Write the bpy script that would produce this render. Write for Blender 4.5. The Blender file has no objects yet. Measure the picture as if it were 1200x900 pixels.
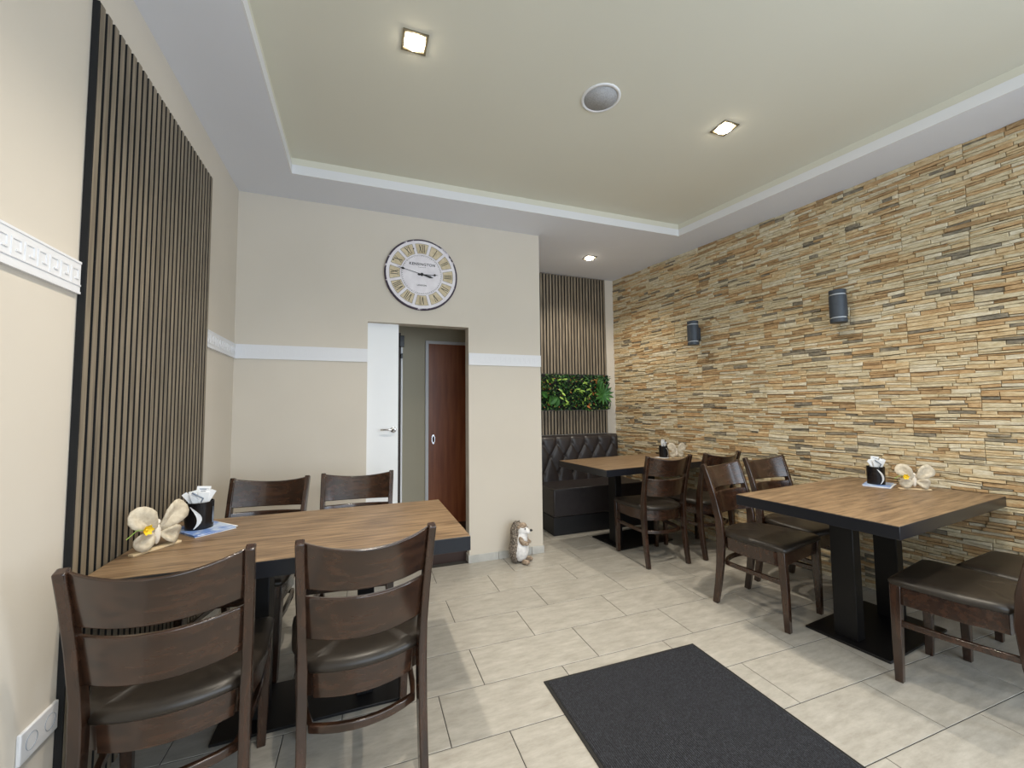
import bpy, math, random
from math import sin, cos, pi, radians, sqrt, atan2
from mathutils import Vector, Matrix

random.seed(7)
scn = bpy.context.scene
col = scn.collection

# ------------------------------------------------------------------ camera
F_PX, PITCH, YAW, ROLL, CAM_H = 478.82, .0580, .3579, -.0098, 1.2559
fwd = Vector((sin(YAW)*cos(PITCH), cos(YAW)*cos(PITCH), sin(PITCH)))
right0 = Vector((cos(YAW), -sin(YAW), 0))
down0 = -right0.cross(fwd)
cr, sr = cos(ROLL), sin(ROLL)
right = right0*cr - down0*sr
down = right0*sr + down0*cr
cam_d = bpy.data.cameras.new('camera')
cam_d.sensor_fit = 'HORIZONTAL'; cam_d.sensor_width = 36.0
cam_d.lens = 36.0*F_PX/1200; cam_d.clip_start = .02
cam = bpy.data.objects.new('camera', cam_d); col.objects.link(cam)
m = Matrix((right, -down, -fwd)).transposed().to_4x4()
m.translation = Vector((0, 0, CAM_H))
cam.matrix_world = m
scn.camera = cam

# ------------------------------------------------------------------ world, light, exposure
scn.view_settings.view_transform = 'Standard'
scn.view_settings.look = 'None'
scn.view_settings.gamma = 1
scn.view_settings.use_curve_mapping = False
scn.view_settings.exposure = 0.0
w = bpy.data.worlds.new('world'); scn.world = w; w.use_nodes = True
w.node_tree.nodes['Background'].inputs[0].default_value = (.72, .85, 1, 1)
w.node_tree.nodes['Background'].inputs[1].default_value = 1.6

WIN = dict(x0=-.3, x1=3.5, z0=.35, z1=2.55, y=-1.9)   # shop window behind the viewer
DAY_POWER = 84
ld = bpy.data.lights.new('window_daylight', 'AREA'); ld.shape = 'RECTANGLE'
ld.size = WIN['x1']-WIN['x0']; ld.size_y = WIN['z1']-WIN['z0']
ld.energy = DAY_POWER; ld.color = (.80, .90, 1.0)
lo = bpy.data.objects.new('window_daylight', ld); col.objects.link(lo)
lo.location = ((WIN['x0']+WIN['x1'])/2, WIN['y']-.1, (WIN['z0']+WIN['z1'])/2)
lo.rotation_euler = (radians(90), 0, 0)
side = bpy.data.lights.new('side_window_daylight', 'AREA'); side.shape = 'RECTANGLE'
side.size = 1.3; side.size_y = 2.1; side.energy = 62; side.color = (.74, .86, 1.0)
so_ = bpy.data.objects.new('side_window_daylight', side); col.objects.link(so_)
so_.location = (3.86, -.95, 1.35); so_.rotation_euler = (radians(90), 0, radians(90+8.4))
LAMP_POWER, LAMP_COL = 92, (1.0, .90, .76)

# ------------------------------------------------------------------ geometry helpers
class MB:
    def __init__(s): s.v = []; s.f = []; s.m = []
    def add(s, vs, fs, mi=0):
        o = len(s.v); s.v += [tuple(p) for p in vs]
        for q in fs: s.f.append(tuple(i+o for i in q)); s.m.append(mi)
    def box(s, x0, x1, y0, y1, z0, z1, M=None, mi=0):
        vs = [Vector((x, y, z)) for x in (x0, x1) for y in (y0, y1) for z in (z0, z1)]
        if M is not None: vs = [M @ p for p in vs]
        s.add(vs, [(0, 1, 3, 2), (4, 6, 7, 5), (0, 4, 5, 1), (2, 3, 7, 6), (0, 2, 6, 4), (1, 5, 7, 3)], mi)
    def loft(s, rings, close=True, cap=True, mi=0):
        n = len(rings[0]); o = len(s.v); k = len(rings)
        vs = [p for r in rings for p in r]; fs = []
        for a in range(k-1):
            for b in range(n if close else n-1):
                c = (b+1) % n
                fs.append((a*n+b, a*n+c, (a+1)*n+c, (a+1)*n+b))
        if cap and close:
            fs.append(tuple(range(n-1, -1, -1))); fs.append(tuple((k-1)*n+i for i in range(n)))
        s.add(vs, fs, mi)
    def sweep(s, path, side, ws, hs, mi=0, closed=False):
        side = Vector(side).normalized(); rings = []
        P = [Vector(p) for p in path]; n = len(P)
        if not hasattr(ws, '__len__'): ws = [ws]*n
        if not hasattr(hs, '__len__'): hs = [hs]*n
        for i, p in enumerate(P):
            t = (P[min(i+1, n-1)]-P[max(i-1, 0)]).normalized()
            nn = side.cross(t).normalized()
            a, b = side*ws[i]/2, nn*hs[i]/2
            rings.append([p-a-b, p+a-b, p+a+b, p-a+b])
        s.loft(rings, mi=mi)
    def tube(s, path, r, n=8, mi=0):
        P = [Vector(p) for p in path]; k = len(P); rings = []
        if not hasattr(r, '__len__'): r = [r]*k
        for i, p in enumerate(P):
            t = (P[min(i+1, k-1)]-P[max(i-1, 0)]).normalized()
            a = t.cross(Vector((0, 0, 1)))
            if a.length < .05: a = t.cross(Vector((0, 1, 0)))
            a.normalize(); b = t.cross(a)
            rings.append([p+a*r[i]*cos(2*pi*j/n)+b*r[i]*sin(2*pi*j/n) for j in range(n)])
        s.loft(rings, mi=mi)
    def lathe(s, prof, n=24, c=(0, 0, 0), M=None, mi=0, cap=True):
        rings = []
        for r, z in prof:
            ring = [Vector((r*cos(2*pi*j/n), r*sin(2*pi*j/n), z)) for j in range(n)]
            if M is not None: ring = [M @ p for p in ring]
            rings.append([p+Vector(c) for p in ring])
        s.loft(rings, mi=mi, cap=cap)
    def prism(s, poly, z0, z1, M=None, mi=0):
        rings = [[Vector((x, y, z)) for x, y in poly] for z in (z0, z1)]
        if M is not None: rings = [[M @ p for p in r] for r in rings]
        s.loft(rings, mi=mi)
    def ellipsoid(s, c, r, M=None, nu=14, nv=10, mi=0):
        rings = []
        for i in range(1, nv):
            a = -pi/2+pi*i/nv
            rings.append([Vector((r[0]*cos(a)*cos(2*pi*j/nu), r[1]*cos(a)*sin(2*pi*j/nu), r[2]*sin(a))) for j in range(nu)])
        top, bot = Vector((0, 0, r[2])), Vector((0, 0, -r[2]))
        M = M or Matrix.Identity(3); c = Vector(c)
        vs = [M @ p + c for rr in rings for p in rr]+[M @ bot + c, M @ top + c]
        fs = []; k = nv-1
        for a in range(k-1):
            for b in range(nu):
                d = (b+1) % nu; fs.append((a*nu+b, a*nu+d, (a+1)*nu+d, (a+1)*nu+b))
        for b in range(nu):
            d = (b+1) % nu
            fs.append((k*nu, d, b)); fs.append((k*nu+1, (k-1)*nu+b, (k-1)*nu+d))
        s.add(vs, fs, mi)
    def mesh(s, name, mats, smooth=False):
        me = bpy.data.meshes.new(name)
        me.from_pydata([tuple(p) for p in s.v], [], s.f)
        for mt in (mats if isinstance(mats, (list, tuple)) else [mats]): me.materials.append(mt)
        if any(s.m): me.polygons.foreach_set('material_index', s.m)
        me.update()
        import bmesh
        b = bmesh.new(); b.from_mesh(me); bmesh.ops.recalc_face_normals(b, faces=b.faces); b.to_mesh(me); b.free()
        if smooth: me.polygons.foreach_set('use_smooth', [True]*len(me.polygons))
        if smooth == 'auto': me.set_sharp_from_angle(angle=radians(38))
        return me
    def build(s, name, mats, parent=None, smooth=False, bevel=0, loc=None, rot=None):
        o = bpy.data.objects.new(name, s.mesh(name, mats, smooth or ('auto' if bevel else False))); col.objects.link(o)
        if parent is not None: o.parent = parent
        if loc is not None: o.location = loc
        if rot is not None: o.rotation_euler = rot
        if bevel:
            md = o.modifiers.new('bevel', 'BEVEL'); md.width = bevel; md.segments = 2
            md.limit_method = 'ANGLE'; md.angle_limit = radians(40); md.harden_normals = False
        return o

def tag(o, label=None, cat=None, group=None, kind=None):
    if label: o['label'] = label
    if cat: o['category'] = cat
    if group: o['group'] = group
    if kind: o['kind'] = kind
    return o
def thing(name, label, cat, loc=(0, 0, 0), rz=0, group=None):
    o = bpy.data.objects.new(name, None); o.empty_display_size = .05; col.objects.link(o)
    o.location = loc; o.rotation_euler = (0, 0, rz)
    return tag(o, label, cat, group)
def struct(name, mb, mats, parent=None, smooth=False):
    o = mb.build(name, mats, parent, smooth); o['kind'] = 'structure'; return o
def copy_tree(o, parent=None):
    c = o.copy(); col.objects.link(c)
    if parent is not None: c.parent = parent
    for ch in list(o.children): copy_tree(ch, c)
    return c
def text_mesh(body, size, ext, name, mat, parent, M, spacing=1):
    cu = bpy.data.curves.new(name, 'FONT'); cu.body = body; cu.size = size; cu.extrude = ext
    cu.align_x = 'CENTER'; cu.align_y = 'CENTER'; cu.space_character = spacing; cu.offset = size*.022
    t = bpy.data.objects.new(name, cu); col.objects.link(t)
    dg = bpy.context.evaluated_depsgraph_get(); dg.update()
    me = bpy.data.meshes.new_from_object(t.evaluated_get(dg))
    bpy.data.objects.remove(t); bpy.data.curves.remove(cu)
    me.materials.clear(); me.materials.append(mat); me.transform(M)
    o = bpy.data.objects.new(name, me); col.objects.link(o); o.parent = parent
    return o

# ------------------------------------------------------------------ materials
def srgb(r, g, b):
    f = lambda c: (c/255/12.92 if c/255 <= .04045 else ((c/255+.055)/1.055)**2.4)
    return (f(r), f(g), f(b), 1)
def mat(name, c, rough=.5, metal=0, c2=None, scale=(1, 1, 1), nscale=8, detail=4, bump=0, bscale=None, coat=0,
        rnd=0, coords='Object', emit=None, spec=.5, c_contrast=(.35, .65), dist=.01, sheen=0, nrough=.5):
    mt = bpy.data.materials.new(name); mt.use_nodes = True
    nt = mt.node_tree; N = nt.nodes; L = nt.links; b = N['Principled BSDF']
    b.inputs['Base Color'].default_value = c; b.inputs['Roughness'].default_value = rough
    b.inputs['Metallic'].default_value = metal; b.inputs['Specular IOR Level'].default_value = spec
    if coat: b.inputs['Coat Weight'].default_value = coat; b.inputs['Coat Roughness'].default_value = .15
    if sheen: b.inputs['Sheen Weight'].default_value = sheen
    if emit: b.inputs['Emission Color'].default_value = emit[0]; b.inputs['Emission Strength'].default_value = emit[1]
    if c2 or bump:
        tc = N.new('ShaderNodeTexCoord'); mp = N.new('ShaderNodeMapping'); mp.inputs['Scale'].default_value = scale
        L.new(tc.outputs[coords], mp.inputs['Vector'])
        if rnd:
            oi = N.new('ShaderNodeObjectInfo'); mu = N.new('ShaderNodeMath'); mu.operation = 'MULTIPLY'; mu.inputs[1].default_value = 37
            L.new(oi.outputs['Random'], mu.inputs[0]); cx = N.new('ShaderNodeCombineXYZ')
            for i in range(3): L.new(mu.outputs[0], cx.inputs[i])
            L.new(cx.outputs[0], mp.inputs['Location'])
        nz = N.new('ShaderNodeTexNoise'); nz.inputs['Scale'].default_value = nscale; nz.inputs['Detail'].default_value = detail; nz.inputs['Roughness'].default_value = nrough
        L.new(mp.outputs[0], nz.inputs['Vector'])
        if c2:
            rp = N.new('ShaderNodeValToRGB'); rp.color_ramp.elements[0].position = c_contrast[0]; rp.color_ramp.elements[1].position = c_contrast[1]
            rp.color_ramp.elements[0].color = c; rp.color_ramp.elements[1].color = c2
            L.new(nz.outputs['Fac'], rp.inputs['Fac']); out = rp.outputs['Color']
            if rnd:
                hs = N.new('ShaderNodeHueSaturation'); ma = N.new('ShaderNodeMath'); ma.operation = 'MULTIPLY_ADD'
                ma.inputs[1].default_value = rnd; ma.inputs[2].default_value = 1-rnd/2
                L.new(oi.outputs['Random'], ma.inputs[0]); L.new(ma.outputs[0], hs.inputs['Value']); L.new(out, hs.inputs['Color']); out = hs.outputs['Color']
            L.new(out, b.inputs['Base Color'])
        if bump:
            bp = N.new('ShaderNodeBump'); bp.inputs['Strength'].default_value = bump; bp.inputs['Distance'].default_value = dist
            src = nz
            if bscale:
                src = N.new('ShaderNodeTexNoise'); src.inputs['Scale'].default_value = bscale; src.inputs['Detail'].default_value = 3
                L.new(mp.outputs[0], src.inputs['Vector'])
            L.new(src.outputs['Fac'], bp.inputs['Height']); L.new(bp.outputs['Normal'], b.inputs['Normal'])
    return mt

M = {}
M['wall'] = mat('wall_paint', srgb(212, 204, 191), .85, c2=srgb(207, 199, 186), nscale=1.2, bump=.06, bscale=140, dist=.002)
M['ceil'] = mat('ceiling_paint', srgb(219, 217, 203), .9, c2=srgb(215, 213, 199), nscale=.8)
M['soffit'] = mat('soffit_paint', srgb(228, 231, 239), .85, c2=srgb(223, 226, 234), nscale=1)
M['white'] = mat('white_moulding', srgb(226, 227, 230), .55)
M['grout'] = mat('grout', srgb(52, 50, 47), .9)
M['tile'] = mat('floor_tile', srgb(146, 141, 131), .36, c2=srgb(189, 185, 176), scale=(1.0, 3.2, 1), nscale=8, detail=15, nrough=.72, rnd=.06, bump=.05, bscale=30, dist=.002, spec=.45, c_contrast=(.25, .75))
M['skirt'] = mat('skirting_tile', srgb(176, 176, 172), .4, c2=srgb(196, 195, 190), nscale=12)
M['mortar'] = mat('mortar', srgb(104, 84, 60), .95, c2=srgb(80, 64, 46), nscale=30)
def stone(n, a, b_): return mat(n, a, .8, c2=b_, scale=(1, 1, 2.2), nscale=30, detail=9, nrough=.65, bump=.7, bscale=44, dist=.006, coords='Object', c_contrast=(.36, .64))
M['st0'] = stone('stone_cream', srgb(216, 204, 174), srgb(184, 168, 134))
M['st1'] = stone('stone_sand', srgb(186, 158, 116), srgb(214, 194, 156))
M['st2'] = stone('stone_ochre', srgb(168, 134, 92), srgb(196, 166, 124))
M['st3'] = stone('stone_grey', srgb(104, 98, 86), srgb(150, 140, 120))
M['st4'] = stone('stone_pale', srgb(222, 214, 192), srgb(196, 182, 152))
M['st5'] = stone('stone_brown', srgb(142, 114, 80), srgb(180, 152, 112))
M['slat'] = mat('slat_veneer', srgb(105, 95, 80), .5, c2=srgb(140, 128, 110), scale=(26, 26, 1.2), nscale=3, detail=6, rnd=.14)
M['felt'] = mat('black_felt', srgb(22, 22, 23), .95)
M['table'] = mat('table_laminate', srgb(94, 74, 54), .42, c2=srgb(156, 130, 100), scale=(1.1, 15, 1), nscale=4.2, detail=12, nrough=.6, rnd=.05, c_contrast=(.34, .66), bump=.04)
M['edge'] = mat('table_edge', srgb(26, 28, 34), .3)
M['iron'] = mat('black_steel', srgb(13, 13, 15), .45, metal=.2)
M['wood'] = mat('walnut_stain', srgb(34, 22, 16), .22, c2=srgb(64, 41, 28), scale=(9, 9, 1.4), nscale=5, detail=6, coat=.5, c_contrast=(.3, .7))
M['woodh'] = mat('walnut_stain_cross', srgb(35, 23, 17), .22, c2=srgb(66, 43, 30), scale=(1.4, 9, 9), nscale=5, detail=6, coat=.5, c_contrast=(.3, .7))
M['leather'] = mat('dark_leatherette', srgb(39, 34, 29), .38, c2=srgb(46, 40, 34), nscale=30, bump=.15, bscale=260, dist=.001)
M['bench'] = mat('bench_leatherette', srgb(44, 39, 40), .4, c2=srgb(50, 45, 45), nscale=20, bump=.12, bscale=240, dist=.001)
M['bench2'] = mat('bench_plinth', srgb(24, 23, 25), .5)
M['hall'] = mat('hall_paint', srgb(196, 188, 166), .85)
M['door_w'] = mat('white_door', srgb(236, 238, 240), .4)
M['door_b'] = mat('brown_door_veneer', srgb(128, 70, 42), .38, c2=srgb(154, 92, 58), scale=(9, 9, .7), nscale=3, detail=6)
M['chrome'] = mat('chrome', (.75, .75, .77, 1), .2, metal=1)
M['dark'] = mat('dark_brown', srgb(48, 30, 22), .5)
M['rubber'] = mat('rubber', srgb(20, 20, 21), .6)
M['carpet'] = mat('mat_fibre', srgb(36, 37, 42), .98, c2=srgb(62, 64, 71), scale=(1, 1, 1), nscale=170, detail=2, bump=.8, bscale=240, dist=.004, c_contrast=(.4, .7))
M['sconce'] = mat('anthracite_metal', srgb(62, 70, 80), .5, metal=.2)
M['glass'] = mat('frosted_lens', srgb(190, 196, 202), .2)
M['black'] = mat('black_plastic', srgb(16, 16, 20), .22)
M['paper'] = mat('white_paper', srgb(232, 234, 236), .7)
M['bluep'] = mat('blue_print', srgb(108, 140, 202), .55, c2=srgb(188, 204, 228), nscale=22, c_contrast=(.42, .6))
M['print'] = mat('grey_print', srgb(120, 132, 150), .7)
M['felt_w'] = mat('cream_felt', srgb(192, 180, 158), .95, c2=srgb(214, 204, 184), nscale=60, bump=.3, bscale=200, dist=.002)
M['pale_wood'] = mat('pale_wood', srgb(214, 190, 150), .6, c2=srgb(226, 206, 170), scale=(1, 12, 12), nscale=6)
M['body_w'] = mat('white_clay', srgb(236, 228, 214), .6)
M['yellow'] = mat('yellow_petal', srgb(240, 205, 40), .6)
M['green'] = mat('leaf_green', srgb(38, 88, 36), .5, c2=srgb(70, 124, 52), nscale=14, rnd=.35)
M['green2'] = mat('leaf_light', srgb(128, 172, 66), .5, c2=srgb(168, 200, 92), nscale=12, rnd=.2)
M['green3'] = mat('leaf_dark', srgb(20, 54, 30), .5, c2=srgb(34, 76, 38), nscale=12)
M['rust'] = mat('leaf_rust', srgb(146, 84, 40), .55, c2=srgb(184, 116, 60), nscale=12)
M['grille'] = mat('grille', srgb(160, 162, 166), .6, c2=srgb(184, 186, 190), nscale=220, detail=0, bump=.3)
M['lamp'] = mat('lamp_lens', (1, .93, .8, 1), .3, emit=((1, .88, .68, 1), 45))
M['nickel'] = mat('nickel', srgb(120, 112, 92), .35, metal=.6)
M['clock_w'] = mat('clock_white', srgb(238, 234, 238), .6, c2=srgb(226, 221, 226), nscale=16)
M['clock_b'] = mat('clock_beige', srgb(216, 201, 170), .65, c2=srgb(196, 180, 148), nscale=30)
M['clock_r'] = mat('clock_rim', srgb(62, 50, 66), .6, c2=srgb(216, 208, 216), nscale=26, detail=3, c_contrast=(.58, .64))
M['ink'] = mat('clock_ink', srgb(30, 27, 30), .5)
M['hh_fur'] = mat('painted_brown', srgb(122, 102, 84), .75, c2=srgb(176, 158, 138), nscale=60, bump=.5, bscale=120, dist=.004)
M['hh_white'] = mat('painted_white', srgb(218, 216, 216), .75, c2=srgb(240, 239, 238), nscale=40, bump=.4, bscale=120, dist=.004)
M['hh_dark'] = mat('painted_spines', srgb(82, 72, 64), .8, c2=srgb(168, 156, 142), nscale=90, c_contrast=(.42, .6))

# ------------------------------------------------------------------ room dimensions
XL, YB, XC, YA, H = -.817, 3.306, 1.5095, 4.2304, 2.8097
XR0, AR = 2.9247, .1479                         # right wall: x = XR0 + AR*(YA - y)
wx = lambda y: XR0+AR*(YA-y)
YF = WIN['y']
XD0, XD1, ZD = .0548, .8517, 1.9313
ZW, ZT = 2.872, 2.920
ZR0, ZR1 = 1.616, 1.716
XS0, YS = -.440, 2.949
sx = lambda y: 2.7312+.1601*(2.895-y)           # recess right edge
def ysof(x): return YS-(x-XS0)*(YS-2.895)/(2.7312-XS0)

# floor: dark grout bed with every tile proud of it
b = MB(); b.prism([(XL-.15, YF-.12), (wx(YF)+.2, YF-.12), (wx(YA)+.2, YA+.12), (XL-.15, YA+.12)], -.06, -.002)
floor = struct('floor', b, M['grout'])
AT = -.0117
def tw(X, Y): return (X-AT*Y, Y+AT*X)
OFF = {0: 1.101, 1: .884, 2: 1.113, 3: .899, 4: 1.127, 5: .917, 6: 1.145, 7: .937}
TD, TY0, TL = .2912, 3.3233, .6
def clip(poly, a, bb, c):                       # keep a*x+b*y<=c
    out = []
    for i, p in enumerate(poly):
        q = poly[(i+1) % len(poly)]; dp = a*p[0]+bb*p[1]-c; dq = a*q[0]+bb*q[1]-c
        if dp <= 0: out.append(p)
        if dp*dq < 0: t = dp/(dp-dq); out.append((p[0]+t*(q[0]-p[0]), p[1]+t*(q[1]-p[1])))
    return out
ntile = 0
for k in range(-4, 12):
    o_k = OFF.get(k, (1.101 if k % 2 == 0 else .877)+.0072*k)
    for n in range(-5, 6):
        X0, X1 = o_k+n*TL+.0018, o_k+(n+1)*TL-.0018
        Y1, Y0 = TY0-k*TD-.0018, TY0-(k+1)*TD+.0018
        poly = [tw(X0, Y0), tw(X1, Y0), tw(X1, Y1), tw(X0, Y1)]
        poly = clip(poly, -1, 0, -XL); poly = clip(poly, 1, AR, XR0+AR*YA) if poly else poly
        poly = clip(poly, 0, 1, YA) if poly else poly
        if poly and min(p[1] for p in poly) >= YB-.02:
            poly = clip(poly, -1, 0, -XC)
        elif poly and max(p[1] for p in poly) > YB+.01 and max(p[0] for p in poly) < XC: poly = clip(poly, 0, 1, YB)
        if len(poly) < 3: continue
        ar = abs(sum(poly[i-1][0]*poly[i][1]-poly[i][0]*poly[i-1][1] for i in range(len(poly))))/2
        if ar < .002: continue
        cx = sum(p[0] for p in poly)/len(poly); cy = sum(p[1] for p in poly)/len(poly)
        t = MB(); e = .0016
        ins = [(cx+(p[0]-cx)*(1-e/.3), cy+(p[1]-cy)*(1-e/.145)) for p in poly]
        t.loft([[Vector((p[0]-cx, p[1]-cy, -.008)) for p in poly], [Vector((p[0]-cx, p[1]-cy, -.001)) for p in poly], [Vector((p[0]-cx, p[1]-cy, 0)) for p in ins]])
        t.build('floor_tile', M['tile'], floor, loc=(cx, cy, 0)); ntile += 1

# walls
b = MB(); b.box(XL-.12, XL, YF-.12, YB+.1, 0, 3.1); struct('wall_left', b, M['wall'])
b = MB()
TH = .11
b.box(XL, XD0, YB, YB+TH, 0, 3.1); b.box(XD0, XD1, YB, YB+TH, ZD, 3.1); b.box(XD1, XC, YB, YB+TH, 0, 3.1)
b.box(XC-TH, XC, YB+TH, YA, 0, 3.1)
struct('wall_back', b, M['wall'])
b = MB(); b.box(XC-TH, wx(YA)+.3, YA, YA+.12, 0, 3.1); struct('wall_alcove', b, M['wall'])
wd = Vector((AR, -1, 0)).normalized(); wn = Vector((-1, -AR, 0)).normalized()   # along wall (towards viewer), into room
WM = Matrix((( wd.x, wn.x, 0, wx(YA)), (wd.y, wn.y, 0, YA), (0, 0, 1, 0), (0, 0, 0, 1)))   # local: s along, t out, z
WLEN = (YA-YF)*sqrt(1+AR*AR)
b = MB(); SW0, SW1 = 4.60, 5.95                 # side window well outside the picture
b.box(-.3, SW0, -.15, -.010, 0, 3.1, M=WM); b.box(SW1, WLEN+.3, -.15, -.010, 0, 3.1, M=WM)
b.box(SW0, SW1, -.15, -.010, 0, .30, M=WM); b.box(SW0, SW1, -.15, -.010, 2.42, 3.1, M=WM)
wall_right = struct('wall_right', b, M['mortar'])
b = MB()
x1 = wx(YF)+.2
b.box(XL-.1, WIN['x0'], YF-.12, YF, 0, 3.1); b.box(WIN['x1'], x1, YF-.12, YF, 0, 3.1)
b.box(WIN['x0'], WIN['x1'], YF-.12, YF, 0, WIN['z0']); b.box(WIN['x0'], WIN['x1'], YF-.12, YF, WIN['z1'], 3.1)
struct('wall_front', b, M['wall'])
b = MB()
for xa in (WIN['x0'], 1.0, 2.25, WIN['x1']-.05): b.box(xa, xa+.05, YF-.09, YF-.03, WIN['z0'], WIN['z1'])
for za in (WIN['z0'], WIN['z1']-.05): b.box(WIN['x0'], WIN['x1'], YF-.088, YF-.032, za, za+.05)
struct('window_1', b, M['white'])

# ceiling: raised field plus dropped border (soffit) with white fascia
b = MB(); b.prism([(XL-.12, YF-.12), (wx(YF)+.25, YF-.12), (wx(YA)+.25, YA+.12), (XL-.12, YA+.12)], ZT, 3.1)
ceiling = struct('ceiling', b, M['ceil'])
YSF = YF+.45
b = MB(); ov = .05
outer = [(XL-.05, YF-.05), (wx(YF)+.05, YF-.05), (wx(YA)+.05, YA+.05), (XL-.05, YA+.05)]
inner = [(XS0, YSF), (sx(YSF), YSF), (sx(2.895), 2.895), (XS0, YS)]
for i in range(4):
    j = (i+1) % 4
    b.prism([outer[i], outer[j], inner[j], inner[i]], H, ZT+.01)
so = struct('trim_1', b, M['soffit']); so['label'] = 'dropped ceiling border'
def inset(poly, d):
    cx = sum(p[0] for p in poly)/4; cy = sum(p[1] for p in poly)/4
    return [(p[0]+(d if p[0] < cx else -d), p[1]+(d if p[1] < cy else -d)) for p in poly]
b = MB(); bb = MB(); inn = inset(inner, .008); inn2 = inset(inner, .003)
for i in range(4):
    j = (i+1) % 4
    b.prism([inner[i], inner[j], inn[j], inn[i]], H, ZW)
    bb.prism([inner[i], inner[j], inn2[j], inn2[i]], ZW, ZT)
struct('trim_2', b, M['white'])
struct('trim_3', bb, M['ceil'])

# chair rail with a raised meander
def meander(b, x0, n, p, z0, h, put):
    t = h*.09
    for i in range(n):
        a = x0+i*p
        segs = [(0, 0, p, 1), (0, 0, 1, h), (0, h, p-2*t, 1), (p-3*t, h*.35, 1, h*.65), (p*.35, h*.35, p*.35, 1), ]
        put(a, a+p, z0, z0+t)
        put(a, a+t, z0+t, z0+h)
        put(a+t, a+p-2*t, z0+h-t, z0+h)
        put(a+p-3*t, a+p-2*t, z0+h*.36, z0+h-t)
        put(a+p*.38, a+p-3*t, z0+h*.36, z0+h*.36+t)
tr = MB(); tr.box(XL, XL+.010, YF, 1.62, ZR0, ZR1); tr.box(XL, XL+.010, 2.745, YB, ZR0, ZR1)
for za in (ZR0, ZR1-.007):
    for ya, yb in ((YF, 1.62), (2.745, YB)): tr.box(XL+.010, XL+.0118, ya, yb, za, za+.007)
rail1 = struct('trim_4', tr, M['white'])
ml = MB()
pl = lambda a, c, z0, z1: ml.box(XL+.009, XL+.0122, a, c, z0, z1)
meander(ml, .27, 30, .045, ZR0+.024, .052, pl); meander(ml, 2.75, 12, .045, ZR0+.024, .052, pl)
o = ml.build('meander_relief', M['white'], rail1); o['kind'] = 'stuff'
tr = MB()
for xa, xb in ((XL+.01, XD0), (XD1, XC)):
    tr.box(xa, xb, YB-.010, YB, ZR0, ZR1)
    for za in (ZR0, ZR1-.007): tr.box(xa, xb, YB-.0118, YB-.010, za, za+.007)
rail2 = struct('trim_5', tr, M['white'])
ml = MB(); pl = lambda a, c, z0, z1: ml.box(a, c, YB-.0118, YB-.009, z0, z1)
meander(ml, XL+.02, 18, .045, ZR0+.024, .052, pl); meander(ml, XD1+.01, 14, .045, ZR0+.024, .052, pl)
o = ml.build('meander_relief', M['white'], rail2); o['kind'] = 'stuff'

# skirting tiles round the base of the walls
sk = bpy.data.objects.new('baseboard_back', None); col.objects.link(sk); sk['kind'] = 'structure'
def skirt(x0, x1, y0, y1, parent=None):
    b = MB(); b.box(x0, x1, y0, y1, 0, .062); b.build('skirting_tile', M['skirt'], parent or sk, bevel=.0015)
for a, c in ((XD1-.008, 1.10), (1.103, 1.40), (1.403, XC+.008)): skirt(a, c, YB-.009, YB)
skirt(XD1-.008, XD1, YB, YB+TH)
skirt(XL, -.60, YB-.009, YB); skirt(-.597, -.30, YB-.009, YB); skirt(-.297, XD0, YB-.009, YB)
for a, c in ((YB, 3.6), (3.603, 3.9), (3.903, YA)): skirt(XC, XC+.008, a, c)
sl = bpy.data.objects.new('baseboard_left', None); col.objects.link(sl); sl['kind'] = 'structure'
y = YF
while y < 1.6:
    skirt(XL, XL+.009, y, min(y+.297, 1.615), sl); y += .3
y = 2.735
skirt(XL, XL+.009, 2.735, 3.03, sl); skirt(XL, XL+.009, 3.033, YB-.01, sl)

# ------------------------------------------------------------------ ledgestone cladding, stone by stone
rs = random.Random(11)
def proj(p):
    d = p-cam.location; z = d.dot(fwd)
    if z < .1: return None
    return 600+F_PX*d.dot(right)/z, 450+F_PX*d.dot(down)/z
stones = []; z = 0.0
kinds = ['st0']*30+['st1']*24+['st2']*15+['st3']*8+['st4']*18+['st5']*6
SEAM = .60; row = 0
SEND = 4.60
def wob(zz, s):                                 # row joints wander, so stones come out wedge-shaped
    a = zz*977.3
    return .0030*sin(s*9+a)+.0022*sin(s*23+a*1.7)
while z < H-.004:
    blk_left = True
    h = rs.choice((.016, .019, .022, .026))
    if z+h > H-.012: h = H-z
    s = 0.0; nxt = SEAM*(.5 if (int(z/.15) % 2) else 1.0)
    dz_prev = 0
    while s < SEND:
        l = rs.uniform(.05, .21)
        if s+l > nxt-.03 and s < nxt: l = nxt-s; nxt += SEAM
        e = s+l
        k = rs.choice(kinds)
        if k == 'st3': l2 = min(l, .12); e = s+l2 if e != nxt-SEAM else e
        lo_b = (z+wob(z, s), z+wob(z, e)) if z > 0 else (0, 0); hi_b = (z+h+wob(z+h, s), z+h+wob(z+h, e)) if z+h < H-.001 else (H, H)
        stones.append((s, e, lo_b, hi_b, k, rs.uniform(-.003, .009)))
        if l > .08 and h > .021 and rs.random() < .3:   # split lengthwise into two thin slivers
            s0, e0, z0, z1, k0, d0 = stones.pop(); zm = (z0[0]+z1[0])/2; zm2 = (z0[1]+z1[1])/2+rs.uniform(-.003, .003)
            stones.append((s0, e0, z0, (zm, zm2), k0, d0)); stones.append((s0, e0, (zm, zm2), z1, rs.choice(kinds), rs.uniform(-.003, .008)))
        s = e
    z += h
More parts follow.
